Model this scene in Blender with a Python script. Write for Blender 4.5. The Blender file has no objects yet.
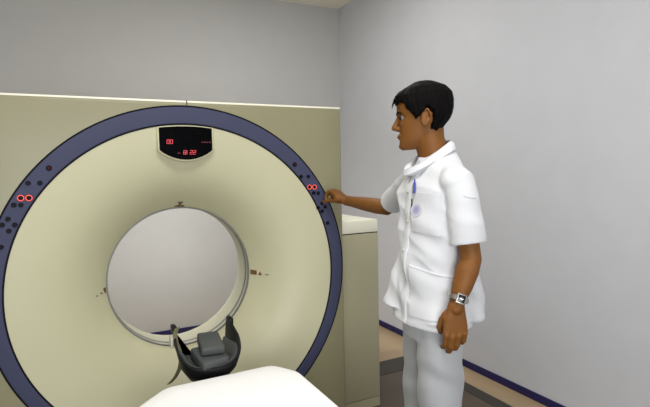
import bpy, bmesh, math, random
import numpy as np
from mathutils import Vector, Matrix, noise
random.seed(4)
sc = bpy.context.scene
COL = sc.collection
PI = math.pi
TAU = 2 * PI

# ------------------------------------------------------------------ camera
FPX, YAW, PITCH, ROLL = 496.657, .4736, .0683, -.0208
F = Vector((math.sin(YAW) * math.cos(PITCH), math.cos(YAW) * math.cos(PITCH), -math.sin(PITCH)))
R_ = Vector((math.cos(YAW), -math.sin(YAW), 0))
U_ = R_.cross(F)
R2 = R_ * math.cos(ROLL) + U_ * math.sin(ROLL)
U2 = U_ * math.cos(ROLL) - R_ * math.sin(ROLL)
cam = bpy.data.cameras.new('camera')
cam.sensor_fit = 'HORIZONTAL'
cam.sensor_width = 36
cam.lens = FPX / 650 * 36
cam.clip_start = .02
co = bpy.data.objects.new('camera', cam)
COL.objects.link(co)
m4 = Matrix((R2, U2, -F)).transposed().to_4x4()
m4.translation = Vector((0, 0, 1.45))
co.matrix_world = m4
sc.camera = co

# ------------------------------------------------------------------ materials
def mat(name, rgb, rough=.5, metal=0, bump=0, bscale=60, var=0, vscale=6, emit=None, estr=0, spec=.5, stretch=None, sheen=0, sss=0):
    m = bpy.data.materials.new(name)
    m.use_nodes = True
    nt = m.node_tree
    b = nt.nodes['Principled BSDF']
    b.inputs['Base Color'].default_value = (*rgb, 1)
    b.inputs['Roughness'].default_value = rough
    b.inputs['Metallic'].default_value = metal
    b.inputs['Specular IOR Level'].default_value = spec
    if sheen:
        b.inputs['Sheen Weight'].default_value = sheen
    if sss:
        b.inputs['Subsurface Weight'].default_value = sss
        b.inputs['Subsurface Radius'].default_value = (.01, .004, .002)
    if emit:
        b.inputs['Emission Color'].default_value = (*emit, 1)
        b.inputs['Emission Strength'].default_value = estr
    tc = nt.nodes.new('ShaderNodeTexCoord')
    mp = nt.nodes.new('ShaderNodeMapping')
    nt.links.new(tc.outputs['Object'], mp.inputs['Vector'])
    if stretch:
        mp.inputs['Scale'].default_value = stretch
    if var:
        n = nt.nodes.new('ShaderNodeTexNoise')
        n.inputs['Scale'].default_value = vscale
        n.inputs['Detail'].default_value = 4
        nt.links.new(mp.outputs['Vector'], n.inputs['Vector'])
        r = nt.nodes.new('ShaderNodeValToRGB')
        r.color_ramp.elements[0].position = .3
        r.color_ramp.elements[1].position = .7
        r.color_ramp.elements[0].color = (*[c * (1 - var) for c in rgb], 1)
        r.color_ramp.elements[1].color = (*[min(1, c * (1 + var)) for c in rgb], 1)
        nt.links.new(n.outputs['Fac'], r.inputs['Fac'])
        nt.links.new(r.outputs['Color'], b.inputs['Base Color'])
    if bump:
        n2 = nt.nodes.new('ShaderNodeTexNoise')
        n2.inputs['Scale'].default_value = bscale
        n2.inputs['Detail'].default_value = 3
        nt.links.new(mp.outputs['Vector'], n2.inputs['Vector'])
        bp = nt.nodes.new('ShaderNodeBump')
        bp.inputs['Strength'].default_value = bump
        bp.inputs['Distance'].default_value = .01
        nt.links.new(n2.outputs['Fac'], bp.inputs['Height'])
        nt.links.new(bp.outputs['Normal'], b.inputs['Normal'])
    return m

M = dict(
    wall_r=mat('white wall paint', (.585, .595, .635), .75, bump=.05, bscale=250, var=.015),
    wall_b=mat('darker wall paint', (.48, .48, .475), .8, bump=.05, bscale=250, var=.015),  # wall paint in a darker tone than the right wall
    ceil=mat('ceiling paint', (.86, .82, .72), .9, var=.01),
    floor=mat('tan vinyl', (.43, .315, .19), .42, var=.16, vscale=5, stretch=(1, .25, 1)),
    floor_in=mat('brown vinyl', (.095, .072, .050), .45, var=.14, vscale=5, stretch=(.3, 1, 1)),
    dark_strip=mat('dark strip', (.042, .036, .030), .5, var=.1),
    base=mat('navy skirting', (.010, .009, .080), .5, var=.05),
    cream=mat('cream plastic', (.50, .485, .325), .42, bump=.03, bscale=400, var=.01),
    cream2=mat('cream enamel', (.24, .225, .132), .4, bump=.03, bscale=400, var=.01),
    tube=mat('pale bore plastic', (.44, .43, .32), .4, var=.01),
    lit_cream=mat('cream with painted light', (.84, .82, .68), .4, var=.01),  # pale tone carries light painted on edge strip and cabinet top
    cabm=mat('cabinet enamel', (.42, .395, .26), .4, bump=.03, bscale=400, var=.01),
    gasket=mat('grey gasket', (.15, .15, .14), .4, var=.05),
    blue=mat('slate blue plastic', (.046, .050, .098), .6, spec=.25, bump=.03, bscale=400, var=.02),
    seam=mat('black seam', (.006, .006, .008), .6, spec=.1),
    btn=mat('black button', (.006, .006, .010), .5, spec=.1),
    btnred=mat('dark red button', (.045, .006, .008), .5, spec=.1),
    legend=mat('grey print', (.035, .04, .09), .5),
    screen=mat('black glass', (.0015, .0015, .002), .4, spec=.02),
    led=mat('red led', (.2, .006, .012), .4, emit=(1, .09, .12), estr=.7),
    leddim=mat('dim red led', (.08, .01, .02), .4, emit=(1, .12, .2), estr=.10),
    ring=mat('red lit ring', (.4, .03, .02), .4, emit=(1, .12, .07), estr=.95),
    brown=mat('brown print', (.13, .07, .025), .5, var=.1),
    pink=mat('pale pink print', (.62, .42, .36), .5),
    sheet=mat('white sheet', (.88, .88, .88), .8, bump=.05, bscale=300, sheen=.2),
    tablem=mat('table plastic', (.62, .60, .50), .45, var=.02),
    blackp=mat('black shell plastic', (.006, .006, .007), .45, spec=.2),
    foam=mat('grey foam vinyl', (.060, .066, .066), .5, spec=.3, bump=.06, bscale=120, var=.06),
    strap=mat('olive webbing', (.15, .14, .075), .7, bump=.2, bscale=400, var=.08),
    buckle=mat('pale buckle', (.42, .40, .33), .5, var=.05),
    skin=mat('brown skin', (.178, .068, .012), .55, spec=.3, bump=.06, bscale=200, var=.08, vscale=20, sss=.05),
    hair=mat('black hair', (.0025, .002, .002), .6, bump=.6, bscale=160, stretch=(1, 1, .15), spec=.06),
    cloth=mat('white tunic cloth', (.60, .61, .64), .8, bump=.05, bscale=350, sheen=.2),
    trous=mat('white cloth in shade', (.40, .41, .43), .8, bump=.05, bscale=350, sheen=.2),  # white cloth greyed so its colour carries the shade under the tunic
    stitch=mat('grey stitching', (.42, .43, .46), .8),
    white=mat('eye white', (.20, .18, .16), .4),
    iris=mat('dark iris', (.012, .007, .004), .2),
    lip=mat('lip', (.15, .055, .035), .45),
    steel=mat('steel', (.52, .51, .48), .3, metal=1),
    dial=mat('watch dial', (.01, .01, .011), .15),
    pen=mat('blue pen plastic', (.012, .03, .26), .3),
    badge=mat('violet print', (.38, .36, .55), .8),
    shoe=mat('white shoe leather', (.7, .7, .7), .4),
)

def badge_nodes():
    m = M['badge']
    nt = m.node_tree
    b = nt.nodes['Principled BSDF']
    tc = nt.nodes.new('ShaderNodeTexCoord')
    g = nt.nodes.new('ShaderNodeTexGradient')
    g.gradient_type = 'SPHERICAL'
    mp = nt.nodes.new('ShaderNodeMapping')
    mp.inputs['Scale'].default_value = (37, 37, 37)
    nt.links.new(tc.outputs['Object'], mp.inputs['Vector'])
    nt.links.new(mp.outputs['Vector'], g.inputs['Vector'])
    r = nt.nodes.new('ShaderNodeValToRGB')
    r.color_ramp.interpolation = 'EASE'
    r.color_ramp.elements[0].position = 0.0
    r.color_ramp.elements[0].color = (.52, .53, .58, 1)
    r.color_ramp.elements[1].position = .75
    r.color_ramp.elements[1].color = (.30, .28, .46, 1)
    nt.links.new(g.outputs['Fac'], r.inputs['Fac'])
    nt.links.new(r.outputs['Color'], b.inputs['Base Color'])
badge_nodes()

# ------------------------------------------------------------------ mesh helpers
class MB:
    def __init__(s):
        s.v = []
        s.f = []
    def add(s, vs, fs):
        o = len(s.v)
        s.v += [tuple(v) for v in vs]
        s.f += [tuple(i + o for i in f) for f in fs]
        return s
    def box(s, a, b, bev=0, seg=2, mtx=None):
        bm = bmesh.new()
        bmesh.ops.create_cube(bm, size=1)
        c = [(a[i] + b[i]) / 2 for i in range(3)]
        d = [abs(b[i] - a[i]) for i in range(3)]
        for v in bm.verts:
            v.co = Vector((v.co.x * d[0] + c[0], v.co.y * d[1] + c[1], v.co.z * d[2] + c[2]))
        if bev:
            bmesh.ops.bevel(bm, geom=list(bm.edges), offset=bev, segments=seg, profile=.5, affect='EDGES')
        if mtx:
            bm.transform(mtx)
        bm.verts.index_update()
        s.add([v.co[:] for v in bm.verts], [[v.index for v in f.verts] for f in bm.faces])
        bm.free()
        return s
    def loft(s, rings, cap=True, closed=True):
        n = len(rings[0])
        vs = [p for r in rings for p in r]
        fs = []
        for i in range(len(rings) - 1):
            for j in range(n if closed else n - 1):
                k = (j + 1) % n
                fs.append((i * n + j, i * n + k, (i + 1) * n + k, (i + 1) * n + j))
        if cap:
            fs.append(tuple(range(n))[::-1])
            fs.append(tuple((len(rings) - 1) * n + j for j in range(n)))
        return s.add(vs, fs)
    def tube(s, pts, rad, n=16, ref=(0, 0, 1), round_ends=True):
        """swept ellipse; rad = list of r or (r_side, r_ref)"""
        P = [Vector(p) for p in pts]
        Rr = [(r, r) if not isinstance(r, (tuple, list)) else r for r in rad]
        rings = []
        ref = Vector(ref)
        N = len(P)
        for i in range(N):
            t = (P[min(i + 1, N - 1)] - P[max(i - 1, 0)]).normalized()
            a = ref.cross(t)
            if a.length < 1e-4:
                a = Vector((1, 0, 0)).cross(t)
            a.normalize()
            b = t.cross(a)
            def ring(c, k):
                return [c + a * (math.cos(q) * Rr[i][0] * k) + b * (math.sin(q) * Rr[i][1] * k) for q in [TAU * j / n for j in range(n)]]
            rm = min(Rr[i])
            if i == 0 and round_ends:
                for e in (.97, .75, .4):
                    rings.append(ring(P[0] - t * rm * e, math.sqrt(max(0, 1 - e * e)) + .02))
            rings.append(ring(P[i], 1))
            if i == N - 1 and round_ends:
                for e in (.4, .75, .97):
                    rings.append(ring(P[i] + t * rm * e, math.sqrt(max(0, 1 - e * e)) + .02))
        return s.loft(rings)
    def ell(s, c, r, mtx=None, n=24, m=14):
        rings = []
        c = Vector(c)
        for i in range(m + 1):
            th = PI * (i + .15) / (m + .3)
            rg = []
            for j in range(n):
                q = TAU * j / n
                p = Vector((r[0] * math.sin(th) * math.cos(q), r[1] * math.sin(th) * math.sin(q), -r[2] * math.cos(th)))
                if mtx:
                    p = mtx @ p
                rg.append(c + p)
            rings.append(rg)
        return s.loft(rings)
    def xf(s, mtx):
        s.v = [tuple(mtx @ Vector(v)) for v in s.v]
        return s
    def mesh(s, name):
        me = bpy.data.meshes.new(name)
        me.from_pydata(s.v, [], s.f)
        bm = bmesh.new()
        bm.from_mesh(me)
        bmesh.ops.recalc_face_normals(bm, faces=bm.faces)
        bm.to_mesh(me)
        bm.free()
        return me
    def build(s, name, m, parent=None, smooth=True, label=None, angle=35):
        me = s.mesh(name)
        return link(name, me, m, parent, smooth, label, angle)

def link(name, me, m, parent=None, smooth=True, label=None, angle=35):
    me.materials.append(m)
    if smooth:
        me.polygons.foreach_set('use_smooth', [True] * len(me.polygons))
        if angle < 180:
            me.set_sharp_from_angle(angle=math.radians(angle))
    o = bpy.data.objects.new(name, me)
    COL.objects.link(o)
    if parent:
        o.parent = parent
    if label:
        o['label'] = label
    return o

def thing(name, label, cat, loc=(0, 0, 0), group=None):
    o = bpy.data.objects.new(name, None)
    o.empty_display_size = .05
    COL.objects.link(o)
    o['label'] = label
    o['category'] = cat
    if group:
        o['group'] = group
    o.location = loc
    PEND.append((o, Vector(loc)))
    return o
PEND = []

def tag(o, label, cat, group=None):
    o['label'] = label
    o['category'] = cat
    if group:
        o['group'] = group
    return o

def struct(name, mb, m, smooth=False):
    o = mb.build(name, m, smooth=smooth)
    o['kind'] = 'structure'
    return o

def remesh(mb, voxel, smooth_it=4, fac=.5):
    me = mb.mesh('tmp')
    o = bpy.data.objects.new('tmp', me)
    COL.objects.link(o)
    md = o.modifiers.new('r', 'REMESH')
    md.mode = 'VOXEL'
    md.voxel_size = voxel
    md.adaptivity = 0
    if smooth_it:
        s = o.modifiers.new('s', 'SMOOTH')
        s.iterations = smooth_it
        s.factor = fac
    dg = bpy.context.evaluated_depsgraph_get()
    out = bpy.data.meshes.new_from_object(o.evaluated_get(dg))
    bpy.data.objects.remove(o)
    return out

def displace(me, fn):
    n = len(me.vertices)
    co_ = np.empty(n * 3)
    me.vertices.foreach_get('co', co_)
    no_ = np.array([v.normal[:] for v in me.vertices])
    P = co_.reshape(-1, 3)
    d = np.array([fn(Vector(p), Vector(q)) for p, q in zip(P, no_)])
    P = P + no_ * d[:, None]
    me.vertices.foreach_set('co', P.reshape(-1))
    me.update()

def interp(x, xs, ys):
    return float(np.interp(x, xs, ys))

# ------------------------------------------------------------------ room
XR, YB, ZC = 2.496, 4.495, 3.063
XL, YF = -2.6, -2.4
struct('floor', MB().box((XL - .1, YF - .1, -.1), (XR + .1, YB + .1, 0)), M['floor'])
struct('ceiling', MB().box((XL - .1, YF - .1, ZC), (XR + .1, YB + .1, ZC + .1)), M['ceil'])
struct('wall_back', MB().box((XL - .1, YB, 0), (XR, YB + .1, ZC)), M['wall_b'])
struct('wall_right', MB().box((XR, YF - .1, 0), (XR + .1, YB + .1, ZC)), M['wall_r'])
struct('wall_left', MB().box((XL - .1, YF - .1, 0), (XL, YB, ZC)), M['wall_b'])
struct('wall_front', MB().box((XL, YF - .1, 0), (XR, YF, ZC)), M['wall_b'])
struct('baseboard_back', MB().box((XL, YB - .012, 0), (XR - .012, YB, .058), .003), M['base'])
struct('baseboard_right', MB().box((XR - .012, YF, 0), (XR, YB, .050), .003), M['base'])
# inner floor field and the darker flush strips around it
struct('trim_1', MB().box((XL + .2, YF + .2, -.01), (2.21, 2.845, .003)), M['floor_in'])
struct('trim_2', MB().box((XL + .2, 2.845, -.01), (2.30, 3.055, .006), .002), M['dark_strip'])
struct('trim_3', MB().box((2.21, YF + .2, -.01), (2.30, 2.845, .006), .002), M['dark_strip'])

# ------------------------------------------------------------------ gantry
YG, GX = 2.364, .488
CZ, RO, IZ, RI = .935, .8238, .921, .7496
BZ, YT, YE, RB = .918, 2.573, 2.715, .35
GT, GL, GR, GB, YBK = 1.778, GX - .832, GX + .832, .03, 3.2
gantry = thing('ct_scanner_gantry', 'big cream CT scanner gantry with a round bore and a slate blue ring', 'scanner', (GX, 2.75, 0))

def circ(r, y, cx=GX, cz=CZ, n=None, angs=None):
    return [(cx + r * math.cos(a), y, cz + r * math.sin(a)) for a in angs]
NA = 192
ANG = [TAU * i / NA for i in range(NA)]
# angles of the rectangle's corners, snapped in
def rect_pt(a, x0, x1, z0, z1, y, cx=GX, cz=CZ):
    c, s_ = math.cos(a), math.sin(a)
    t = min(((x1 - cx) / c if c > 1e-9 else (x0 - cx) / c if c < -1e-9 else 1e9),
            ((z1 - cz) / s_ if s_ > 1e-9 else (z0 - cz) / s_ if s_ < -1e-9 else 1e9))
    return (cx + c * t, y, cz + s_ * t)
cor = [math.atan2(z - CZ, x - GX) % TAU for x in (GL, GR) for z in (GB, GT)]
ang = sorted(ANG[:])
for c in cor:
    k = min(range(NA), key=lambda i: abs(ang[i] - c))
    ang[k] = c
ang.sort()
rb = .014
rings = [circ(RO, YG + .012, angs=ang), circ(RO, YG, angs=ang)]
for th in (0, 22, 45, 68, 90):
    t = math.radians(th)
    ins = rb * (1 - math.sin(t))
    yy = YG + rb * (1 - math.cos(t))
    rings.append([rect_pt(a, GL + ins, GR - ins, GB, GT - ins, yy) for a in ang])
for th in (90, 45, 0):
    t = math.radians(th)
    ins = .05 * (1 - math.sin(t))
    yy = YBK - .05 * (1 - math.cos(t))
    rings.append([rect_pt(a, GL + ins, GR - ins, GB, GT - ins, yy) for a in ang])
rings.append(circ(.62, YBK, cz=BZ, angs=ang))
MB().loft(rings, cap=False).build('housing', M['cream2'], gantry, angle=50)
MB().box((GL + .004, YG + .003, GT - .005), (GR - .004, YG + .05, GT + .004), .002).build('edge_highlight', M['lit_cream'], gantry, label='thin strip painted as the top edge highlight')  # added strip; its pale colour stands for light caught by the rounding
# plinth under the housing
MB().box((GL + .06, YG + .06, 0), (GR - .06, YBK - .08, .045)).build('plinth', M['gasket'], gantry, smooth=False)
# blue ring, slightly domed
a2 = ANG
RW = []
for k, (t, y) in enumerate([(0, .008), (.0, -.001), (.04, -.004), (.5, -.007), (.96, -.004), (1, -.001), (1, .008)]):
    r = (RO - .005) * (1 - t) + (RI + .005) * t
    zc = CZ * (1 - t) + IZ * t
    RW.append(circ(r, YG + y, cz=zc, angs=a2))
MB().loft(RW, cap=False).build('control_ring', M['blue'], gantry)
for (r0, r1, zc) in ((RO + .001, RO - .009, CZ), (RI + .009, RI - .001, IZ)):
    MB().loft([circ(r0, YG + .006, cz=zc, angs=a2), circ(r0, YG - .0022, cz=zc, angs=a2), circ(r1, YG - .0022, cz=zc, angs=a2), circ(r1, YG + .006, cz=zc, angs=a2)], cap=False).build('ring_seam', M['seam'], gantry)
# funnel, sweeping from the ring into the throat
def fun_y(t):
    return YG + .209 * (.30 * t + .70 * t ** 3.4)
rings = []
for i in range(41):
    t = i / 40
    r = RI * (1 - t) + (RB + .006) * t
    zc = IZ * (1 - t) + BZ * t
    rings.append(circ(r, fun_y(t), cz=zc, angs=a2))
MB().loft(rings, cap=False).build('funnel_cover', M['cream'], gantry, angle=180)
# gasket ring at the throat, tube, rear flare
MB().loft([circ(RB + .008, YT - .004, cz=BZ, angs=a2), circ(RB + .001, YT - .004, cz=BZ, angs=a2), circ(RB, YT + .006, cz=BZ, angs=a2), circ(RB + .002, YT + .012, cz=BZ, angs=a2)], cap=False).build('throat_gasket', M['gasket'], gantry)
MB().loft([circ(RB + .002, YT + .03, cz=BZ, angs=a2), circ(RB + .0005, YT + .034, cz=BZ, angs=a2), circ(RB + .0005, YT + .052, cz=BZ, angs=a2), circ(RB + .002, YT + .056, cz=BZ, angs=a2)], cap=False).build('scan_window', M['gasket'], gantry)
rings = [circ(RB + .002, YT + .01, cz=BZ, angs=a2), circ(RB + .002, YE, cz=BZ, angs=a2)]
for i in range(1, 25):
    t = i / 24
    rings.append(circ(RB + .002 + .27 * t ** 1.7, YE + (YBK - YE) * t, cz=BZ, angs=a2))
MB().loft(rings, cap=False).build('bore_tube', M['tube'], gantry, angle=60)
# seam in the top edge
MB().box((.500, YG - .002, GT - .034), (.503, YG + .3, GT + .006)).build('cover_seam', M['seam'], gantry, smooth=False)

# display set in a raised bezel
def arcpanel(grow, y0, y1, bev):
    x0, x1 = .3705 - grow, .6125 + grow
    xm = (x0 + x1) / 2
    top, tops, side, bot = 1.6635 + grow * .6, 1.6555 + grow * .6, 1.554 - grow * .2, 1.509 - grow * 1.0
    def out(k):
        pts = []
        for i in range(21):
            t = i / 20
            pts.append((x0 + k + (x1 - x0 - 2 * k) * t, tops + (top - tops) * (1 - (2 * t - 1) ** 2) - k))
        for i in range(25):
            t = 1 - i / 24
            pts.append((x0 + k + (x1 - x0 - 2 * k) * t, side - (side - bot) * (1 - (2 * t - 1) ** 2) ** .9 + k))
        return pts
    rings = [[(x, y0, z) for x, z in out(0)], [(x, y1 + bev, z) for x, z in out(0)], [(x, y1, z) for x, z in out(bev)]]
    return MB().loft(rings)
arcpanel(.009, YG + .03, YG - .004, .004).build('display_bezel', M['cream'], gantry, angle=50)
disp = arcpanel(0, YG + .02, YG - .0075, .0015).build('display', M['screen'], gantry, angle=30, label='black readout panel with small red figures')
SEG = {'0': 'abcdef', '1': 'ef', '2': 'abged', '8': 'abcdefg', '-': 'g', '5': 'afgcd'}
def digits(txt, x, z, h, m, name):
    y1 = YG - .0095
    w = h * .55
    th = h * .12
    for k, ch in enumerate(txt):
        X0 = x + k * h * .86
        b = MB()
        S = dict(a=(0, h, w, h), b=(w, h / 2, w, h), c=(w, 0, w, h / 2), d=(0, 0, w, 0), e=(0, 0, 0, h / 2), f=(0, h / 2, 0, h), g=(0, h / 2, w, h / 2))
        for s_ in SEG[ch]:
            xa, za, xb, zb = S[s_]
            sh = .12
            b.box((X0 + xa - th / 2 + sh * (za + zb) / 2, y1, z + za - th / 2), (X0 + xb + th / 2 + sh * (za + zb) / 2, YG - .007, z + zb + th / 2))
        b.build(name, m, disp, smooth=False)
digits('00', .403, 1.583, .0175, M['led'], 'lit_digit')
digits('8122', .476, 1.534, .0175, M['led'], 'lit_digit')
for i in range(4):
    x = .562 + i * .012
    MB().box((x, YG - .0085, 1.588), (x + .007, YG - .007, 1.592)).build('lit_dash', M['leddim'], disp, smooth=False)
MB().box((.450, YG - .0085, 1.538), (.461, YG - .007, 1.541)).build('lit_dash', M['leddim'], disp, smooth=False)

# buttons on the ring
def disc(x, z, r, m, name, label=None, y=YG - .0055, h=.006):
    aa = [TAU * i / 24 for i in range(24)]
    MB().loft([circ(r, y + .004, x, z, angs=aa), circ(r, y - h * .6, x, z, angs=aa), circ(r * .85, y - h, x, z, angs=aa)]).build(name, m, gantry, label=label)
BT = [(-.151, 1.420), (-.109, 1.419), (-.205, 1.333), (-.181, 1.332), (-.228, 1.277), (-.250, 1.255), (-.206, 1.252), (-.228, 1.229), (-.258, 1.166),
      (1.072, 1.416), (1.113, 1.415), (1.143, 1.328), (1.169, 1.326), (1.167, 1.249), (1.209, 1.250), (1.190, 1.229), (1.190, 1.271), (1.222, 1.163)]
for x, z in BT:
    disc(x, z, .0098, M['btn'], 'button')
for x, z in ((-.073, 1.480), (1.037, 1.479)):
    disc(x, z, .0115, M['btn'], 'stop_button', 'dark red stop button')
    disc(x, z, .007, M['btnred'], 'stop_button_face', y=YG - .010, h=.003)
for x, z in ((-.180, 1.360), (-.151, 1.359), (1.118, 1.360), (1.147, 1.359)):
    disc(x, z, .009, M['btn'], 'button')
    b = MB()
    aa = [TAU * i / 28 for i in range(28)]
    prof = [(.0112 + .0016 * math.cos(q), .0016 * math.sin(q)) for q in [TAU * i / 8 for i in range(9)]]
    b.loft([circ(r, YG - .009 + y, x, z, angs=aa) for r, y in prof], cap=False)
    b.build('indicator_light', M['ring'], gantry, label='red glowing ring around a button')
for x, z in ((-.130, 1.4195), (-.228, 1.254), (1.0925, 1.4155), (1.188, 1.250)):
    MB().box((x - .006, YG - .008, z - .0015), (x + .006, YG - .005, z + .0015)).build('printed_mark', M['legend'], gantry, smooth=False)
# positioning marks at the bore rim (top, left, right), lying on the funnel slope
def on_fun(r, a, off=.003):
    t = (RI - r) / (RI - RB - .006)
    zc = IZ * (1 - t) + BZ * t
    return Vector((GX + r * math.cos(a), fun_y(t) - off, zc + r * math.sin(a)))
def patch(name, m, poly, thick=.003):
    """poly: list of (r, arc offset in m, base angle)"""
    f = [on_fun(r, a + o / r, thick) for r, o, a in poly]
    bk = [on_fun(r, a + o / r, -.002) for r, o, a in poly]
    MB().loft([bk, f]).build(name, m, gantry, smooth=False)
T = math.radians(90)
patch('laser_mark', M['brown'], [(.360, -.024, T), (.360, .026, T), (.367, .024, T), (.369, .008, T), (.379, .007, T), (.380, .013, T), (.386, .013, T), (.386, -.012, T), (.380, -.012, T), (.379, -.005, T), (.369, -.006, T), (.367, -.022, T)])
T = math.radians(-2)
patch('laser_mark', M['brown'], [(.362, -.014, T), (.386, -.014, T), (.386, .008, T), (.362, .012, T)])
patch('laser_mark', M['pink'], [(.387, -.013, T), (.401, -.013, T), (.399, .006, T), (.387, .008, T)])
patch('laser_mark', M['brown'], [(.392, -.013, T), (.408, -.014, T), (.398, .006, T)], .005)
patch('laser_mark', M['brown'], [(.420, -.010, T), (.434, -.012, T), (.434, -.007, T), (.420, -.007, T)])
T = math.radians(183)
patch('laser_mark', M['brown'], [(.360, -.012, T), (.372, -.010, T), (.366, .014, T), (.360, .016, T)])
patch('laser_mark', M['brown'], [(.376, .004, T), (.388, .006, T), (.378, .014, T)])
patch('laser_mark', M['brown'], [(.398, .010, T), (.406, .010, T), (.406, .014, T), (.398, .014, T)])

# ------------------------------------------------------------------ cabinet beside the gantry
cab = thing('equipment_cabinet', 'low cream equipment cabinet standing against the right side of the scanner', 'cabinet', (1.47, 2.85, 0))
CX0, CX1, CY0, CY1 = 1.325, 1.628, 2.487, 3.25
MB().box((CX0, CY0, .062), (CX1, CY1, 1.069), .006).build('body', M['cabm'], cab)
MB().box((CX0, CY0, 1.072), (CX1, CY1, 1.148), .008).build('top_cover', M['lit_cream'], cab, label='cream top cover with overhead light in its colour')  # cover colour lightened to carry the light from above
MB().box((CX0 + .002, CY0 + .004, 1.067), (CX1 - .002, CY1 - .004, 1.074)).build('top_seam', M['seam'], cab, smooth=False)
MB().box((CX0 + .002, CY0 + .002, 0), (CX1 - .002, CY1 - .01, .059)).build('plinth', M['cabm'], cab, smooth=False)
MB().box((CX0 + .002, CY0 + .005, .055), (CX1 - .003, CY1 - .02, .064)).build('plinth_seam', M['gasket'], cab, smooth=False)

# ------------------------------------------------------------------ patient table and sheet
ZT = .65
tab = thing('patient_table', 'long scanner patient table covered by a white sheet in front of the bore', 'table', (.47, .9, 0))
def poly_prism(pts, z0, z1, bev=.01):
    c = Vector((sum(p[0] for p in pts) / len(pts), sum(p[1] for p in pts) / len(pts)))
    def ins(k):
        return [(p[0] + (c.x - p[0]) * k, p[1] + (c.y - p[1]) * k) for p in pts]
    return MB().loft([[(x, y, z0 + bev) for x, y in ins(0)], [(x, y, z1 - bev) for x, y in ins(0)], [(x, y, z1) for x, y in ins(.03)]])
poly_prism([(.19, -.35), (.745, -.35), (.745, 1.76), (.69, 1.865), (.30, 1.865), (.19, 1.73)], .56, ZT - .012).build('tabletop', M['tablem'], tab)
MB().box((.26, -.25, .0), (.70, 1.35, .12), .02).build('foot', M['tablem'], tab)
MB().box((.30, -.1, .12), (.66, 1.2, .575), .03).build('pedestal', M['tablem'], tab)
# head holder docking bracket under the end of the tabletop
# sheet: height field over the tabletop whose skirts hang over both sides and the end
def sheet_mesh():
    base = [(.16, -.36), (.775, -.36), (.775, 1.786), (.709, 1.897), (.28, 1.893), (.160, 1.772)]
    # dense outline
    out = []
    n = len(base)
    for i in range(n):
        a, b = Vector(base[i]), Vector(base[(i + 1) % n])
        k = max(3, int((b - a).length / .02))
        for j in range(k):
            out.append(a.lerp(b, j / k))
    for _ in range(2):
        out = [(out[i - 1] + out[i] * 2 + out[(i + 1) % len(out)]) / 4 for i in range(len(out))]
    c = Vector((.47, .9))
    rings = []
    for s_, z in ((.02, .002), (.3, .001), (.6, .003), (.85, .002), (.96, 0), (.99, -.003), (1.0, -.012)):
        rg = []
        for p in out:
            q = Vector((c.x + (p.x - c.x) * s_, c.y + (p.y - c.y) * (1 - (1 - s_) * .5 if s_ > .3 else s_ * 2.17)))
            w = noise.noise(Vector((q.x * 9, q.y * 5, 1.3))) * .004
            rg.append((q.x, q.y, ZT + z + (w if s_ < .99 else 0)))
        rings.append(rg)
    nn = len(out)
    for dz, fl in ((.04, .004), (.10, .012), (.18, .022), (.26, .03)):
        rg = []
        for i, p in enumerate(out):
            nrm = (out[(i + 1) % nn] - out[i - 1]).normalized()
            nrm = Vector((nrm.y, -nrm.x))
            fold = 1 + .7 * math.sin(i * .55) * min(1, dz * 6)
            end = min(1, max(0, (p.y - 1.70) / .1))
            d = dz * (1 - .93 * end)
            rg.append((p.x + nrm.x * fl * fold * (1 - .7 * end), p.y + nrm.y * fl * fold * (1 - .7 * end), ZT - .012 - d))
        rings.append(rg)
    mb = MB().loft(rings, cap=False)
    mb.f.append(tuple(range(nn))[::-1])
    return mb
sh = sheet_mesh().build('bed_sheet', M['sheet'], angle=180)
tag(sh, 'bright white sheet draped over the scanner table', 'sheet')

# ------------------------------------------------------------------ head holder
HX = .478
hh = thing('head_holder', 'black scoop-shaped head holder with grey pad at the end of the table', 'head holder', (HX, 1.95, .6))
HY = 2.028                                       # the scoop: a rounded near lip, two arms running back
def rim_path():
    pts = []
    for i in range(13):
        pts.append((-.120 - .014 * math.sin(i / 12 * PI * .5), 2.135 - (2.135 - HY) * i / 12))
    for i in range(1, 32):
        a = PI + PI * i / 32
        pts.append((.134 * math.cos(a), HY + .125 * math.copysign(abs(math.sin(a)) ** .8, math.sin(a))))
    for i in range(13):
        pts.append((.134 - .014 * math.sin(i / 12 * PI * .5), HY + (2.135 - HY) * i / 12))
    return pts
def rim_z(y):
    t = max(0, min(1, (y - 1.875) / .25))
    return .672 + .128 * (t * t * (3 - 2 * t))
def scoop_mesh(prof):
    """prof(x, y, z_rim) -> closed list of (scale, z)"""
    rings = []
    for x, y in rim_path():
        yc = max(y, HY) if y > HY else HY
        rings.append([(HX + x * k, yc + (y - yc) * k, z) for k, z in prof(x, y, rim_z(y))])
    return MB().loft(rings)
scoop_mesh(lambda x, y, r: [(.02, .604), (.62, .606), (.86, .64 if r < .69 else .64 + (r - .69) * .35), (.985, r - .012), (1.0, r - .003), (.99, r), (.93, r), (.90, r - .012), (.80, .648), (.02, .625)]).build('shell', M['blackp'], hh, angle=50)
scoop_mesh(lambda x, y, r: [(.03, .628), (.78, .652), (.905, min(r, .722) - .022), (.91, min(r, .722) - .008), (.88, min(r, .722)), (.78, min(r, .722) - .004), (.68, .668), (.03, .655)]).build('pad', M['foam'], hh, angle=60, label='grey padded liner')
# black tongue that docks against the table end
MB().box((HX - .06, 1.868, .578), (HX + .06, 1.98, .612), .006).build('tongue', M['blackp'], hh)
# wing pads at the far tips
for s_ in (-1, 1):
    x = HX + s_ * .120
    MB().box((x - .010, 2.085, .775), (x + .010, 2.140, .812), .006).build('side_tip', M['blackp'], hh)
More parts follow.
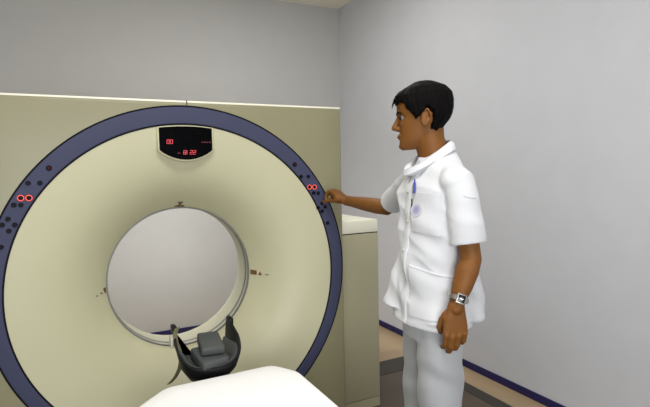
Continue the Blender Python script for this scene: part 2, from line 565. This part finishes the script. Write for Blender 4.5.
# strap hanging from the left tip, with a pale buckle
def ribbon(pts, w, th, axis=(0, 1, 0)):
    ax = Vector(axis).normalized()
    rings = []
    for i, p in enumerate(pts):
        p = Vector(p)
        t = (Vector(pts[min(i + 1, len(pts) - 1)]) - Vector(pts[max(0, i - 1)])).normalized()
        nrm = ax.cross(t).normalized() * th / 2
        rings.append([p - ax * w / 2 - nrm, p + ax * w / 2 - nrm, p + ax * w / 2 + nrm, p - ax * w / 2 + nrm])
    return MB().loft(rings)
st = []
for i in range(25):
    t = i / 24
    st.append((interp(t, [0, .12, .25, .45, .65, .85, 1], [.364, .350, .354, .374, .366, .344, .318]), 2.06 - .02 * t,
               interp(t, [0, .12, .25, .45, .65, .85, 1], [.815, .795, .748, .694, .653, .615, .597])))
for _ in range(3):
    st = [st[0]] + [tuple((st[i - 1][k] + 2 * st[i][k] + st[i + 1][k]) / 4 for k in range(3)) for i in range(1, len(st) - 1)] + [st[-1]]
ribbon(st, .022, .004, (.85, .5, 0)).build('strap', M['strap'], hh, angle=40, label='loose olive webbing strap')
MB().box((.331, 2.045, .735), (.343, 2.075, .785), .004).build('buckle', M['buckle'], hh)

def cushion(name, loc, size, rot, label):
    b = MB()
    mt = Matrix.Translation(loc) @ Matrix.Rotation(rot[2], 4, 'Z') @ Matrix.Rotation(rot[0], 4, 'X') @ Matrix.Rotation(rot[1], 4, 'Y')
    sx, sy, szn, szf = size
    bm = bmesh.new()
    bmesh.ops.create_cube(bm, size=1)
    for v in bm.verts:
        far = v.co.y > 0
        v.co = Vector((v.co.x * sx * (.92 if far else 1), v.co.y * sy, v.co.z * (szf if far else szn)))
    bmesh.ops.bevel(bm, geom=list(bm.edges), offset=.009, segments=3, profile=.5, affect='EDGES')
    bm.transform(mt)
    bm.verts.index_update()
    b.add([v.co[:] for v in bm.verts], [[v.index for v in f.verts] for f in bm.faces])
    bm.free()
    return tag(b.build(name, M['foam'], angle=60), label, 'cushion', 'foam cushions in the head holder')
cushion('foam_cushion', (.470, 1.985, .692), (.112, .14, .040, .055), (.14, 0, .20), 'lower grey foam cushion lying on the pad of the head holder')
cushion('foam_cushion', (.484, 2.010, .742), (.096, .13, .034, .045), (.20, .04, -.05), 'upper grey foam cushion lying on top of the other cushion')

# ------------------------------------------------------------------ the person
man = thing('person', 'person in a white tunic and trousers reaching out to the scanner controls', 'person', (1.22, 1.52, 0))
PHI = math.radians(8)
EF = Vector((-math.cos(PHI), math.sin(PHI), 0))
EL = Vector((0, 0, 1)).cross(EF)
PC = Vector((1.232, 1.505, 0))
def T_(f, l, z):
    return PC + EF * f + EL * l + Vector((0, 0, z))
def sup(a, e):
    c, s_ = math.cos(a), math.sin(a)
    return math.copysign(abs(c) ** e, c), math.copysign(abs(s_) ** e, s_)
def slices(tab_, fr, n=40, e=.92):
    """tab_: z, half width, front, back, forward shift, left shift"""
    mb = MB()
    zs = [r[0] for r in tab_]
    rings = []
    N = max(2, int((zs[-1] - zs[0]) / .012)) if zs[-1] > zs[0] else len(zs)
    for i in range(N + 1):
        z = zs[0] + (zs[-1] - zs[0]) * i / N
        w, df, db, c, l = [interp(z, zs, [r[k] for r in tab_]) for k in range(1, 6)]
        rg = []
        for j in range(n):
            x, y = sup(TAU * j / n, e)
            rg.append(fr(c + (df if x > 0 else db) * x, l + w * y, z))
        rings.append(rg)
    return mb.loft(rings)

# head frame: turned towards the scanner
HA = math.radians(36)
HF = Vector((-math.cos(HA), math.sin(HA), 0))
HL = Vector((0, 0, 1)).cross(HF)
HO = Vector((1.203, 1.521, 1.522))
TILT = math.radians(-4)
def H_(f, l, z):
    zz = z - .08
    f2 = f * math.cos(TILT) + zz * math.sin(TILT) * -1
    z2 = zz * math.cos(TILT) + f * math.sin(TILT)
    return HO + HF * f2 + HL * l + Vector((0, 0, z2 + .08))
HEAD = [(0.0, .022, .082, -.030), (.012, .036, .091, .002), (.03, .049, .091, .028), (.05, .057, .088, .045), (.075, .063, .088, .062), (.10, .068, .087, .082),
        (.12, .071, .086, .092), (.145, .073, .092, .098), (.17, .074, .092, .100), (.195, .069, .080, .095), (.215, .055, .055, .075), (.23, .028, .016, .035), (.235, .010, .004, .020)]
def head_pt(z, a, off=0):
    zs = [r[0] for r in HEAD]
    w = interp(z, zs, [r[1] for r in HEAD])
    fr = interp(z, zs, [r[2] for r in HEAD])
    bk = interp(z, zs, [r[3] for r in HEAD])
    c = (fr - bk) / 2
    d = (fr + bk) / 2
    x, y = sup(a, .9)
    return c + (d + off) * x, (w + off) * y
body = MB()
rings = []
for i in range(61):
    z = .235 * i / 60
    rg = []
    for j in range(56):
        a = TAU * j / 56
        f, l = head_pt(z, a)
        for s_ in (-1, 1):
            g = math.exp(-(((l - s_ * .031) / .015) ** 2 + ((z - .121) / .011) ** 2))
            if f > .03:
                f -= .009 * g
            g = math.exp(-(((l - s_ * .042) / .02) ** 2 + ((z - .098) / .014) ** 2))
            if f > .02:
                f += .004 * g
        if f > .05:
            f += .004 * math.exp(-(((z - .138) / .008) ** 2) - (l / .045) ** 2)
            f += .005 * math.exp(-(((z - .012) / .010) ** 2) - (l / .02) ** 2)
        rg.append(H_(f, l, z))
    rings.append(rg)
body.loft(rings)
body.tube([H_(.086, 0, .128), H_(.096, 0, .108), H_(.106, 0, .088)], [.007, .0085, .0115], ref=(1, 0, 0))
for s_ in (-1, 1):
    body.ell(H_(.095, s_ * .011, .082), (.010, .010, .009))
    body.ell(H_(.0875, s_ * .009, .056), (.009, .016, .0055), Matrix.Rotation(math.atan2(HF.y, HF.x), 3, 'Z'))
    body.ell(H_(.0865, s_ * .005, .047), (.009, .016, .0062), Matrix.Rotation(math.atan2(HF.y, HF.x), 3, 'Z'))
    # ears: rim and lobe
    er = Matrix.Rotation(math.atan2(HF.y, HF.x) + s_ * .35, 3, 'Z') @ Matrix.Rotation(-.22, 3, 'Y')
    body.ell(H_(-.010, s_ * .076, .108), (.017, .0065, .031), er)
    body.tube([H_(.004, s_ * .073, .118), H_(-.002, s_ * .081, .137), H_(-.020, s_ * .085, .138), H_(-.029, s_ * .085, .118), H_(-.022, s_ * .081, .096), H_(-.008, s_ * .075, .080)], [.004, .0042, .0045, .0045, .0045, .0055], n=10)
# neck
body.tube([T_(-.02, 0, 1.40), T_(-.012, 0, 1.49), H_(-.022, 0, .03), H_(-.020, 0, .085)], [.075, .060, .056, .058], n=28, ref=(1, 0, 0))
# trunk and legs (hidden by the clothes)
body.add(*(lambda b: (b.v, b.f))(slices([(.84, .12, .075, .075, 0, 0), (1.0, .125, .075, .07, 0, 0), (1.15, .125, .075, .07, 0, 0), (1.35, .14, .085, .08, 0, 0), (1.43, .12, .055, .06, -.005, 0), (1.46, .07, .045, .05, -.01, 0)], T_)))
for s_ in (-1, 1):
    body.tube([T_(0, s_ * .085, .92), T_(.005, s_ * .09, .75), T_(.01, s_ * .09, .50), T_(-.005, s_ * .09, .35), T_(-.02, s_ * .09, .10), T_(-.02, s_ * .09, .05)], [.055, .05, .045, .045, .04, .042], n=20, ref=(1, 0, 0))
    body.tube([T_(-.05, s_ * .092, .045), T_(.02, s_ * .094, .045), T_(.12, s_ * .10, .035)], [.03, .035, .028], n=16)
# ---- left arm (near the camera), hanging
LS, LE, LW = Vector((1.220, 1.335, 1.395)), Vector((1.236, 1.302, 1.125)), Vector((1.170, 1.302, .974))
def lerp(a, b, t):
    return a + (b - a) * t
body.tube([LS, lerp(LS, LE, .3), lerp(LS, LE, .65), LE, lerp(LE, LW, .25), lerp(LE, LW, .6), lerp(LE, LW, .88), LW + (LW - LE) * .08],
          [.026, .034, .037, .038, .041, .036, (.029, .026), (.028, .024)], n=22, ref=(1, 0, 0))
def finger(pts, r0, r1):
    n = len(pts)
    body.tube(pts, [r0 + (r1 - r0) * i / (n - 1) for i in range(n)], n=14, ref=(.3, .2, 1))
# left hand: back of the hand turned to the camera, fingers hanging and slightly curled
def hand(o, d, s_, nrm, curls, spread, thumb, sc_=1.0, lens=(.072, .080, .075, .060), over=None):
    """o wrist, d towards fingers, s_ across (towards the thumb), nrm out of the back of the hand"""
    d = d.normalized()
    nrm = nrm.normalized()
    s_ = s_.normalized()
    P = lambda a, b, c: o + d * a * sc_ + s_ * b * sc_ + nrm * c * sc_
    # palm, tapered block of sections
    rings = []
    for a, w, t, cs in ((-.012, .026, .019, 0), (.012, .030, .019, .001), (.035, .036, .019, .002), (.060, .040, .017, .001), (.082, .041, .015, 0), (.094, .037, .012, 0)):
        rg = []
        for j in range(28):
            x, y = sup(TAU * j / 28, .75)
            rg.append(P(a, cs + w * x, t * y - .004 * (1 - x * x)))
        rings.append(rg)
    body.loft(rings)
    body.ell(P(.035, .024, -.010), (.022 * sc_,) * 3)     # thumb base
    for k in range(4):
        b0 = .0305 - k * .0205
        L = lens[k] * sc_
        base = P(.068, b0 * .92, 0)
        kn = P((.090, .095, .091, .083)[k], b0, .004)
        a = curls[k][0]
        side = spread * (1.5 - k)
        dirs = []
        ang_ = 0
        for q in curls[k]:
            ang_ += q
            v = d * math.cos(ang_) - nrm * math.sin(ang_) + s_ * side
            dirs.append(v.normalized())
        p1 = kn + dirs[0] * L * .46
        p2 = p1 + dirs[1] * L * .30
        p3 = p2 + dirs[2] * L * .24
        if over and k in over:
            p1, p2, p3 = [Vector(q) for q in over[k]]
        r = (.0092, .0095, .009, .008)[k] * sc_
        body.tube([base, kn, lerp(kn, p1, .5), p1, lerp(p1, p2, .5), p2, p3], [r, r * 1.08, r * .95, r * 1.0, r * .9, r * .92, r * .78], n=14, ref=(.3, .2, 1))
    t = [P(*q) for q in thumb]
    if not t:
        return
    body.tube(t, [.0125 * sc_, .0115 * sc_, .0105 * sc_, .0085 * sc_][:len(t)], n=14, ref=(.3, .2, 1))
ld = Vector((-.06, -.02, -1)).normalized()
ln = Vector((-.38, -.92, .02))
ln = (ln - ld * ln.dot(ld)).normalized()
ls = Vector((-1, .3, 0))
ls = (ls - ld * ls.dot(ld) - ln * ls.dot(ln)).normalized()
hand(LW + ld * .010, ld, ls, ln, [(.30, .60, .4), (.26, .50, .4), (.28, .52, .4), (.32, .6, .4)], -.012,
     [(.018, .022, -.010), (.045, .040, -.018), (.072, .043, -.030), (.090, .036, -.040)], 1.08)
# ---- right arm, reaching to the ring
RS, RE, RWr = Vector((1.275, 1.665, 1.405)), Vector((1.297, 1.905, 1.268)), Vector((1.262, 2.200, 1.287))
body.tube([T_(-.0, -.10, 1.41), RS, lerp(RS, RE, .4), lerp(RS, RE, .8), RE, lerp(RE, RWr, .25), lerp(RE, RWr, .6), lerp(RE, RWr, .9), RWr + (RWr - RE) * .06],
          [.026, .036, .038, .036, .035, .037, .033, (.024, .0265), (.024, .026)], n=22)
rd = Vector((-.30, .80, .50)).normalized()
rn = Vector((.25, -.45, 1))
rn = (rn - rd * rn.dot(rd)).normalized()
rs_ = rd.cross(rn)
if rs_.x > 0:
    rs_ = -rs_
hand(RWr + Vector((-.004, .016, .003)), rd, rs_, rn, [(1.0, .8, .5), (1.05, .95, .55), (1.12, 1.05, .6), (1.25, 1.2, .7)], .0, [], 1.0, over={1: [(1.219, 2.308, 1.332), (1.200, 2.316, 1.310), (1.197, 2.311, 1.294)]})
body.tube([(1.250, 2.222, 1.286), (1.228, 2.255, 1.287), (1.208, 2.295, 1.290), (1.190, 2.338, 1.280)], [.0165, .0135, .0115, .0088], n=14, ref=(.3, .2, 1))
me = remesh(body, .0029, 3, .5)
bodyo = link('body', me, M['skin'], man, angle=180)

# hair: head surface pushed out where hair grows
def hair_mesh():
    mb = MB()
    rings = []
    NZ, NH = 64, 120
    for i in range(NZ + 1):
        z = .02 + (.235 - .02) * i / NZ
        rg = []
        for j in range(NH):
            a = TAU * j / NH
            az = abs((a + PI) % TAU - PI) * 180 / PI
            hl = interp(az, [0, 30, 46, 58, 70, 80, 96, 108, 118, 140, 180], [.176, .174, .166, .142, .110, .100, .134, .122, .064, .040, .030])
            hl += .004 * math.sin(a * 23) + .003 * math.sin(a * 41 + 1)
            k = max(0, min(1, (z - hl) / .016))
            k = k * k * (3 - 2 * k)
            th = .017 - .005 * math.cos(a)
            th *= interp(z, [.04, .10, .17, .235], [.55, .9, 1.0, 1.05])
            nz = .0035 * noise.noise(Vector((math.cos(a) * 5, math.sin(a) * 5, z * 18))) + .0016 * math.sin(a * 37 + z * 60)
            off = -.012 * (1 - k) + (th + nz) * k
            f, l = head_pt(z, a, off)
            up = interp(z, [.17, .235], [0, .016]) * k
            rg.append(H_(f, l, z + up))
        rings.append(rg)
    mb.loft(rings)
    mb.ell(H_(-.012, 0, .222), (.058, .050, .030), Matrix.Rotation(math.atan2(HF.y, HF.x), 3, 'Z'))
    # tufts along the fringe and the back of the head
    rr = random.Random(3)
    for i in range(34):
        a = rr.uniform(-PI, PI)
        z0 = rr.uniform(.16, .225)
        f, l = head_pt(z0, a, .010)
        f2, l2 = head_pt(max(.09, z0 - rr.uniform(.03, .05)), a + rr.uniform(-.2, .2), rr.uniform(.016, .021))
        if abs(a) < .9 and z0 < .2:
            continue
        mb.tube([H_(f, l, z0 + .01), H_((f + f2) / 2 * 1.03, (l + l2) / 2 * 1.03, z0 - .012), H_(f2, l2, z0 - rr.uniform(.03, .045))], [.006, .005, .0012], n=8)
    for i in range(15):
        y = -.055 + .11 * i / 14
        q = rr.uniform(-.004, .004)
        mb.tube([H_(.055, y * .8, .212), H_(.088, y * .95, .196), H_(.096 - abs(y) * .25, y * 1.05, .168 + q)], [.010, .009, .002], n=8)
    return mb
hme = remesh(hair_mesh(), .003, 1, .4)
link('hair', hme, M['hair'], man, angle=180)
# eyes and brows
for s_ in (-1, 1):
    e = MB().ell(H_(.0705, s_ * .031, .121), (.0112,) * 3).build('eye', M['white'], bodyo, angle=180)
    MB().ell(H_(.0765, s_ * .0325, .1205), (.0072, .0072, .0072)).build('iris', M['iris'], bodyo, angle=180)
    MB().tube([H_(.093, s_ * .014, .137), H_(.090, s_ * .032, .142), H_(.076, s_ * .050, .137)], [.0028, .0034, .002], n=8).build('eyebrow', M['hair'], bodyo, angle=180)
MB().tube([H_(.0905, -.022, .0515), H_(.0975, 0, .0515), H_(.0905, .022, .0515)], [.0015, .003, .0015], n=8).build('mouth', M['lip'], bodyo, angle=180)

# ---- tunic
SH = [(.862, .176, .138, .125, .00, 0), (.92, .172, .134, .120, .0, 0), (1.0, .164, .126, .114, .0, 0), (1.1, .157, .120, .108, 0, 0), (1.2, .156, .118, .106, 0, 0),
      (1.28, .160, .117, .106, 0, 0), (1.35, .164, .110, .104, 0, 0), (1.40, .160, .098, .098, -.004, 0), (1.435, .142, .084, .090, -.010, 0), (1.465, .105, .070, .080, -.018, 0), (1.49, .076, .060, .070, -.022, 0), (1.51, .060, .050, .064, -.024, 0)]
sm = slices(SH, T_, 56)
# sleeves
sm.tube([T_(-.015, .09, 1.415), LS + Vector((.0, .012, .0)), lerp(LS, LE, .25), lerp(LS, LE, .6), lerp(LS, LE, .80)],
        [(.058, .060), (.059, .055), (.061, .055), (.064, .056), (.066, .058)], n=32, ref=(0, 1, 0), round_ends=False)
sm.tube([T_(-.015, -.09, 1.41), RS + Vector((0, -.01, .0)), lerp(RS, RE, .3), lerp(RS, RE, .6), lerp(RS, RE, .83)],
        [(.056, .060), (.054, .058), (.052, .056), (.053, .056), (.055, .058)], n=32, ref=(1, 0, 0), round_ends=False)
sm.ell(LS + Vector((-.004, .02, .004)), (.062, .058, .052))
sm.ell(RS + Vector((-.004, -.02, .004)), (.058, .055, .052))
# far front flap that swings open at the hem
sm.tube([T_(.085, -.070, 1.10), T_(.112, -.075, 1.0), T_(.135, -.080, .905)], [(.035, .02), (.042, .020), (.050, .018)], n=20, ref=(1, 0, 0), round_ends=False)
# back tail of the tunic behind the arm
sm.tube([T_(-.06, .10, 1.15), T_(-.080, .105, 1.0), T_(-.092, .112, .885)], [(.05, .05), (.056, .05), (.060, .05)], n=20, ref=(1, 0, 0), round_ends=False)
sme = remesh(sm, .0055, 6, .5)
def folds(p, n):
    q = p - PC
    a = math.atan2(q.dot(EL), q.dot(EF))
    w = 0
    slv = max(0, min(1, (abs(q.dot(EL)) - .135) / .03)) if p.z > 1.15 else 0
    k = 1 - .65 * slv
    w += .010 * k * noise.noise(Vector((q.x * 9, q.y * 9, p.z * 3.2)))
    # crisp creases running down from the shoulders and across the waist
    r1 = 1 - 2.2 * abs(noise.noise(Vector((q.x * 7 + p.z * 5, q.y * 7 - p.z * 4, p.z * 5.5))))
    r2 = 1 - 2.2 * abs(noise.noise(Vector((q.x * 6 + 7, q.y * 6 - p.z * 6, p.z * 8 + 3))))
    w += k * (.0085 * (r1 - .4) + .0065 * (r2 - .4))
    s_ = math.sin((p.z * 34 + a * 5.0) + 3 * noise.noise(Vector((q.x * 5, q.y * 5, p.z * 5))))
    w += .007 * math.exp(-((p.z - 1.06) / .13) ** 2) * s_
    if p.z < .885:
        w *= .5
    return max(w, -.0115)
displace(sme, folds)
tunic = link('tunic', sme, M['cloth'], man, angle=180)

# surface finder for details that lie on the tunic
dg = bpy.context.evaluated_depsgraph_get()
dg.update()
def hit(o, d, back=.0):
    ok, p, n, i = tunic.ray_cast(o, d)
    return (p, n) if ok else (None, None)
def front(l, z, skew=0):
    """point on the tunic front at left offset l"""
    o = T_(.6, l, z)
    return hit(o, (-EF).normalized())
def sideways(f, z):
    o = T_(f, .7, z)
    return hit(o, -EL)
def band_on(pts, w, th, name, m, parent, lift=.001):
    rings = []
    P = [p for p in pts if p[0] is not None]
    for i, (p, n) in enumerate(P):
        a = P[max(0, i - 1)][0]
        b = P[min(len(P) - 1, i + 1)][0]
        t = (b - a).normalized()
        s_ = t.cross(n).normalized()
        rings.append([p - s_ * w / 2 - n * .004, p + s_ * w / 2 - n * .004, p + s_ * w / 2 + n * (lift + th * .4), p + s_ * (w / 2 - .003) + n * (lift + th), p - s_ * (w / 2 - .003) + n * (lift + th), p - s_ * w / 2 + n * (lift + th * .4)])
    return MB().loft(rings).build(name, m, parent, angle=40)
def smooth_pts(P, it=3):
    P = [p for p in P if p[0] is not None]
    for _ in range(it):
        P = [P[0]] + [((P[i - 1][0] + P[i][0] * 2 + P[i + 1][0]) / 4, (P[i - 1][1] + P[i][1] * 2 + P[i + 1][1]).normalized()) for i in range(1, len(P) - 1)] + [P[-1]]
    return P
band_on(smooth_pts([front(.012, z) for z in np.arange(1.435, .868, -.012)]), .036, .003, 'placket', M['cloth'], tunic)
for z in (1.36, 1.25, 1.14, 1.03):
    p, n = front(.014, z)
    if p:
        MB().ell(p + n * .004, (.006, .006, .006)).build('button', M['buckle'], tunic, angle=180)
# collar: folded band round the neck meeting in a V
def collar():
    rings = []
    N = 48
    for i in range(N + 1):
        u = -1 + 2 * i / N                      # -1 right front .. 0 nape .. 1 left front
        a = PI - u * (PI - .06)                 # angle from front, through the back
        a = PI + u * (PI - .10)
        fx, ly = math.cos(a), math.sin(a)
        k = (1 + fx) / 2                        # 1 at the front
        k = k ** 1.6
        rx = .074 + .012 * k
        ry = .072 - .012 * k
        z = 1.552 - .098 * k
        top = T_(-.008 + fx * rx * .86 + .018 * k, -ly * ry * .92, z)
        out = T_(-.008 + fx * (rx + .004) + .030 * k, -ly * (ry + .006), z - .010)
        bot = T_(-.008 + fx * (rx + .008) + .030 * k, -ly * (ry + .014), z - .032)
        bin_ = T_(-.008 + fx * (rx - .008) + .012 * k, -ly * (ry - .006), z - .036)
        rings.append([top, out, bot, bin_])
    return MB().loft(rings)
collar().build('collar', M['cloth'], tunic, angle=50)
# breast pocket and its violet emblem, hip pocket
def patch_on(fn, ls_, zs_, name, m, th=.003, rim=.002):
    """grid patch laid on the tunic; fn(l,z)->(p,n)"""
    nl, nz = len(ls_), len(zs_)
    g = [[fn(l, z) for l in ls_] for z in zs_]
    for r in g:
        for c in r:
            if c[0] is None:
                return None
    topv = [[c[0] + c[1] * th for c in r] for r in g]
    botv = [[c[0] - c[1] * .004 for c in r] for r in g]
    for _ in range(2):
        t2 = [r[:] for r in topv]
        for i in range(1, nz - 1):
            for j in range(1, nl - 1):
                t2[i][j] = (topv[i - 1][j] + topv[i + 1][j] + topv[i][j - 1] + topv[i][j + 1]) / 4
        topv = t2
    mb = MB()
    vs = [v for r in topv for v in r] + [v for r in botv for v in r]
    o = nl * nz
    fs = []
    for i in range(nz - 1):
        for j in range(nl - 1):
            a = i * nl + j
            fs.append((a, a + 1, a + nl + 1, a + nl))
            fs.append((o + a, o + a + nl, o + a + nl + 1, o + a + 1))
    for i in range(nz - 1):
        for j in (0, nl - 1):
            a = i * nl + j
            fs.append((a, a + nl, o + a + nl, o + a))
    for j in range(nl - 1):
        for i in (0, nz - 1):
            a = i * nl + j
            fs.append((a, a + 1, o + a + 1, o + a))
    mb.add(vs, fs)
    return mb.build(name, m, tunic, angle=50)
def diag(u, z):
    """the tunic between its front and its left side: u runs along that oblique face"""
    d = (EF * .75 + EL * .66).normalized()
    side = (EL * .75 - EF * .66).normalized()
    o = PC + d * .7 + side * u + Vector((0, 0, z))
    return hit(o, -d)
bp_ = patch_on(lambda u, z: diag(u, z - u * .10), np.linspace(-.038, .080, 14), np.linspace(1.215, 1.360, 16), 'breast_pocket', M['cloth'], .0035)
hp = patch_on(lambda u, z: diag(u, z - u * .22 * (z - .905) / .18), np.linspace(-.045, .115, 20), np.linspace(.905, 1.085, 20), 'hip_pocket', M['cloth'], .004)
band_on(smooth_pts([diag(u, 1.080 - u * .22) for u in np.linspace(-.045, .115, 20)]), .010, .003, 'pocket_hem', M['cloth'], tunic, .003)
# hems of the tunic sleeves and stitched shoulder seam
def loop_on(center, axis, u, rmax, off, name, m, w=.004, th=.0015, a0=0, a1=TAU, n=40):
    axis = Vector(axis).normalized()
    u = Vector(u)
    u = (u - axis * u.dot(axis)).normalized()
    v = axis.cross(u)
    pts = []
    for i in range(n + 1):
        a = a0 + (a1 - a0) * i / n
        d = u * math.cos(a) + v * math.sin(a)
        pts.append(hit(center + d * rmax, -d))
    pts = [p for p in pts if p[0] is not None]
    if len(pts) > 4:
        band_on(smooth_pts(pts, 2), w, th, name, m, tunic, off)
ax = (LE - LS).normalized()
loop_on(lerp(LS, LE, .80), ax, (0, -1, 0), .16, .0005, 'sleeve_hem_stitch', M['stitch'], .002, .0006, -1.9, 1.9)
loop_on(lerp(LS, LE, .10), Vector((-.06, .22, -1)) * -1 + Vector((0, -.25, 0)), (0, -1, 0), .16, .0003, 'shoulder_seam', M['stitch'], .003, .0008, -.55, .25)
band_on(smooth_pts([diag(-.044, z) for z in np.arange(1.335, 1.275, -.008)]), .006, .002, 'badge_edge', M['dark_strip'], tunic, .002)
# emblem disc
p, n = diag(-.018, 1.295)
if p:
    q = n.to_track_quat('Z', 'Y').to_matrix().to_4x4()
    q.translation = p + n * .0052
    em = MB().loft([[(.027 * math.cos(a), .027 * math.sin(a), -.002) for a in [TAU * i / 32 for i in range(32)]], [(.027 * math.cos(a), .027 * math.sin(a), .0006) for a in [TAU * i / 32 for i in range(32)]]]).build('emblem', M['badge'], tunic, label='round violet emblem on the breast pocket')
    EMB = (em, q)
else:
    EMB = None

# ---- trousers
tr = slices([(.80, .140, .105, .085, 0, 0), (.90, .140, .105, .09, 0, 0), (.96, .135, .10, .09, 0, 0)], T_, 48)
tr.tube([T_(.01, .070, .93), T_(.012, .070, .80), T_(.010, .072, .65), T_(.008, .075, .45), T_(.0, .08, .25), T_(-.01, .085, .055)],
        [(.080, .088), (.082, .090), (.080, .087), (.082, .088), (.086, .094), (.090, .100)], n=36, ref=(-EL), round_ends=False)
tr.tube([T_(-.01, -.072, .93), T_(-.01, -.076, .80), T_(-.012, -.080, .65), T_(-.010, -.085, .45), T_(-.012, -.09, .25), T_(-.015, -.09, .055)],
        [(.082, .098), (.084, .100), (.084, .098), (.084, .096), (.088, .098), (.092, .102)], n=36, ref=(-EL), round_ends=False)
tme = remesh(tr, .006, 5, .5)
def tfold(p, n):
    w = .009 * noise.noise(Vector((p.x * 10, p.y * 10, p.z * 3)))
    w += .006 * noise.noise(Vector((p.x * 8 + p.z * 7, p.y * 12, p.z * 9)))
    w += .004 * math.sin(p.z * 30 + p.x * 25 + 3 * noise.noise(p * 6)) * math.exp(-((p.z - .60) / .2) ** 2)
    return w
displace(tme, tfold)
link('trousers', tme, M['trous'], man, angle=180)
for s_ in (-1, 1):
    b = MB()
    b.tube([T_(-.075, s_ * .094, .05), T_(.0, s_ * .096, .055), T_(.09, s_ * .10, .045), T_(.145, s_ * .102, .04)], [(.040, .045), (.042, .052), (.046, .040), (.038, .032)], n=24)
    b.box((0, 0, 0), (.27, .09, .018), .007, mtx=Matrix.Translation(T_(.16, s_ * .098, 0.003)) @ Matrix.Rotation(math.atan2(-EF.y, -EF.x), 4, 'Z') @ Matrix.Translation((0, -.045, 0)))
    b.build('shoe', M['shoe'], man, angle=60)

# ------------------------------------------------------------------ wristwatch and pen
wt = thing('wristwatch', 'steel wristwatch with a square black dial on the wrist of the hanging arm', 'watch', (1.2, 1.25, .98))
wc = lerp(LE, LW, .86)
wax = (LW - LE).normalized()
def wring(r1, r2, hw):
    rings = []
    n_ = (ln - wax * ln.dot(wax)).normalized()
    s_ = wax.cross(n_)
    for (dr, dz) in ((0, -hw), (.003, -hw * .9), (.003, hw * .9), (0, hw), (-.002, hw), (-.002, -hw), (0, -hw)):
        rings.append([wc + wax * dz + s_ * (r1 + dr) * math.cos(a) + n_ * (r2 + dr) * math.sin(a) for a in [TAU * i / 40 for i in range(40)]])
    return MB().loft(rings, cap=False), n_, s_
b, wn, ws = wring(.0345, .0315, .009)
b.build('band', M['steel'], wt, angle=40)
fr = Matrix((ws, wax, wn)).transposed().to_4x4()
dirn = (wn * .97 + ws * (-.12 if ws.x > 0 else .12)).normalized()
wn2 = dirn
ws2 = wax.cross(wn2).normalized()
fr = Matrix((ws2, wax, wn2)).transposed().to_4x4()
fr.translation = wc + wn2 * .0365
MB().box((-.0165, -.0175, -.006), (.0165, .0175, .005), .003, mtx=fr).build('case', M['steel'], wt)
MB().box((-.0125, -.0125, .004), (.0125, .0125, .0062), .001, mtx=fr).build('dial', M['dial'], wt, label='black square dial')
MB().box((-.006, -.0005, .006), (.006, .0009, .0068), 0, mtx=fr).build('watch_hand', M['steel'], wt, smooth=False)

pn = thing('pen', 'blue pen clipped in the breast pocket of the white tunic', 'pen', (1.1, 1.45, 1.37))
p, n = diag(-.026, 1.364)
if p:
    up = Vector((0, 0, 1))
    t = (up - n * up.dot(n)).normalized()
    o = p + n * .0075
    MB().tube([o - t * .004, o + t * .030], [.0048, .0048], n=12).build('barrel', M['pen'], pn, angle=60)
    MB().tube([o + t * .030, o + t * .043], [.0032, .0028], n=12).build('push_button', M['pen'], pn, angle=60)
    s_ = t.cross(n)
    mt = Matrix((s_, t, n)).transposed().to_4x4()
    mt.translation = o + n * .0065
    MB().box((-.002, -.012, -.001), (.002, .026, .001), .0006, mtx=mt).build('clip', M['steel'], pn)

# keep parts in world place under their Empties
bpy.context.view_layer.update()
for e, loc in PEND:
    for c in e.children:
        c.matrix_parent_inverse = Matrix.Translation(-loc)
if EMB:
    EMB[0].matrix_basis = EMB[1]

# ------------------------------------------------------------------ light
def area(name, loc, size, power, col=(1, 1, 1), rot=(0, 0, 0)):
    l = bpy.data.lights.new(name, 'AREA')
    l.shape = 'RECTANGLE'
    l.size, l.size_y = size
    l.energy = power
    l.color = col
    o = bpy.data.objects.new(name, l)
    COL.objects.link(o)
    o.location = loc
    o.rotation_euler = rot
    return o
area('ceiling_lamp', (.45, .8, ZC - .03), (1.2, .6), 38, (1, .985, .95))
area('ceiling_lamp', (1.25, 2.95, ZC - .03), (.6, .6), 17, (1, .985, .95))
area('bore_fill_light', (.49, 3.3, 1.62), (1.0, .12), 16, (1, .985, .96), (math.radians(12), 0, 0))  # added hidden light to brighten the wall seen through the bore
area('front_fill_light', (-.4, YF + .03, 1.40), (2.4, 1.4), 92, (.96, .98, 1), (math.radians(90), 0, 0))  # added unseen frontal light that evens out the gantry front
w = bpy.data.worlds.new('world')
sc.world = w
w.use_nodes = True
w.node_tree.nodes['Background'].inputs['Color'].default_value = (.5, .5, .55, 1)
w.node_tree.nodes['Background'].inputs['Strength'].default_value = .2

vs = sc.view_settings
vs.view_transform = 'Standard'
vs.look = 'None'
vs.exposure = .2
vs.gamma = 1
vs.use_curve_mapping = False
sc.cycles.use_denoising = True
sc.cycles.max_bounces = 8
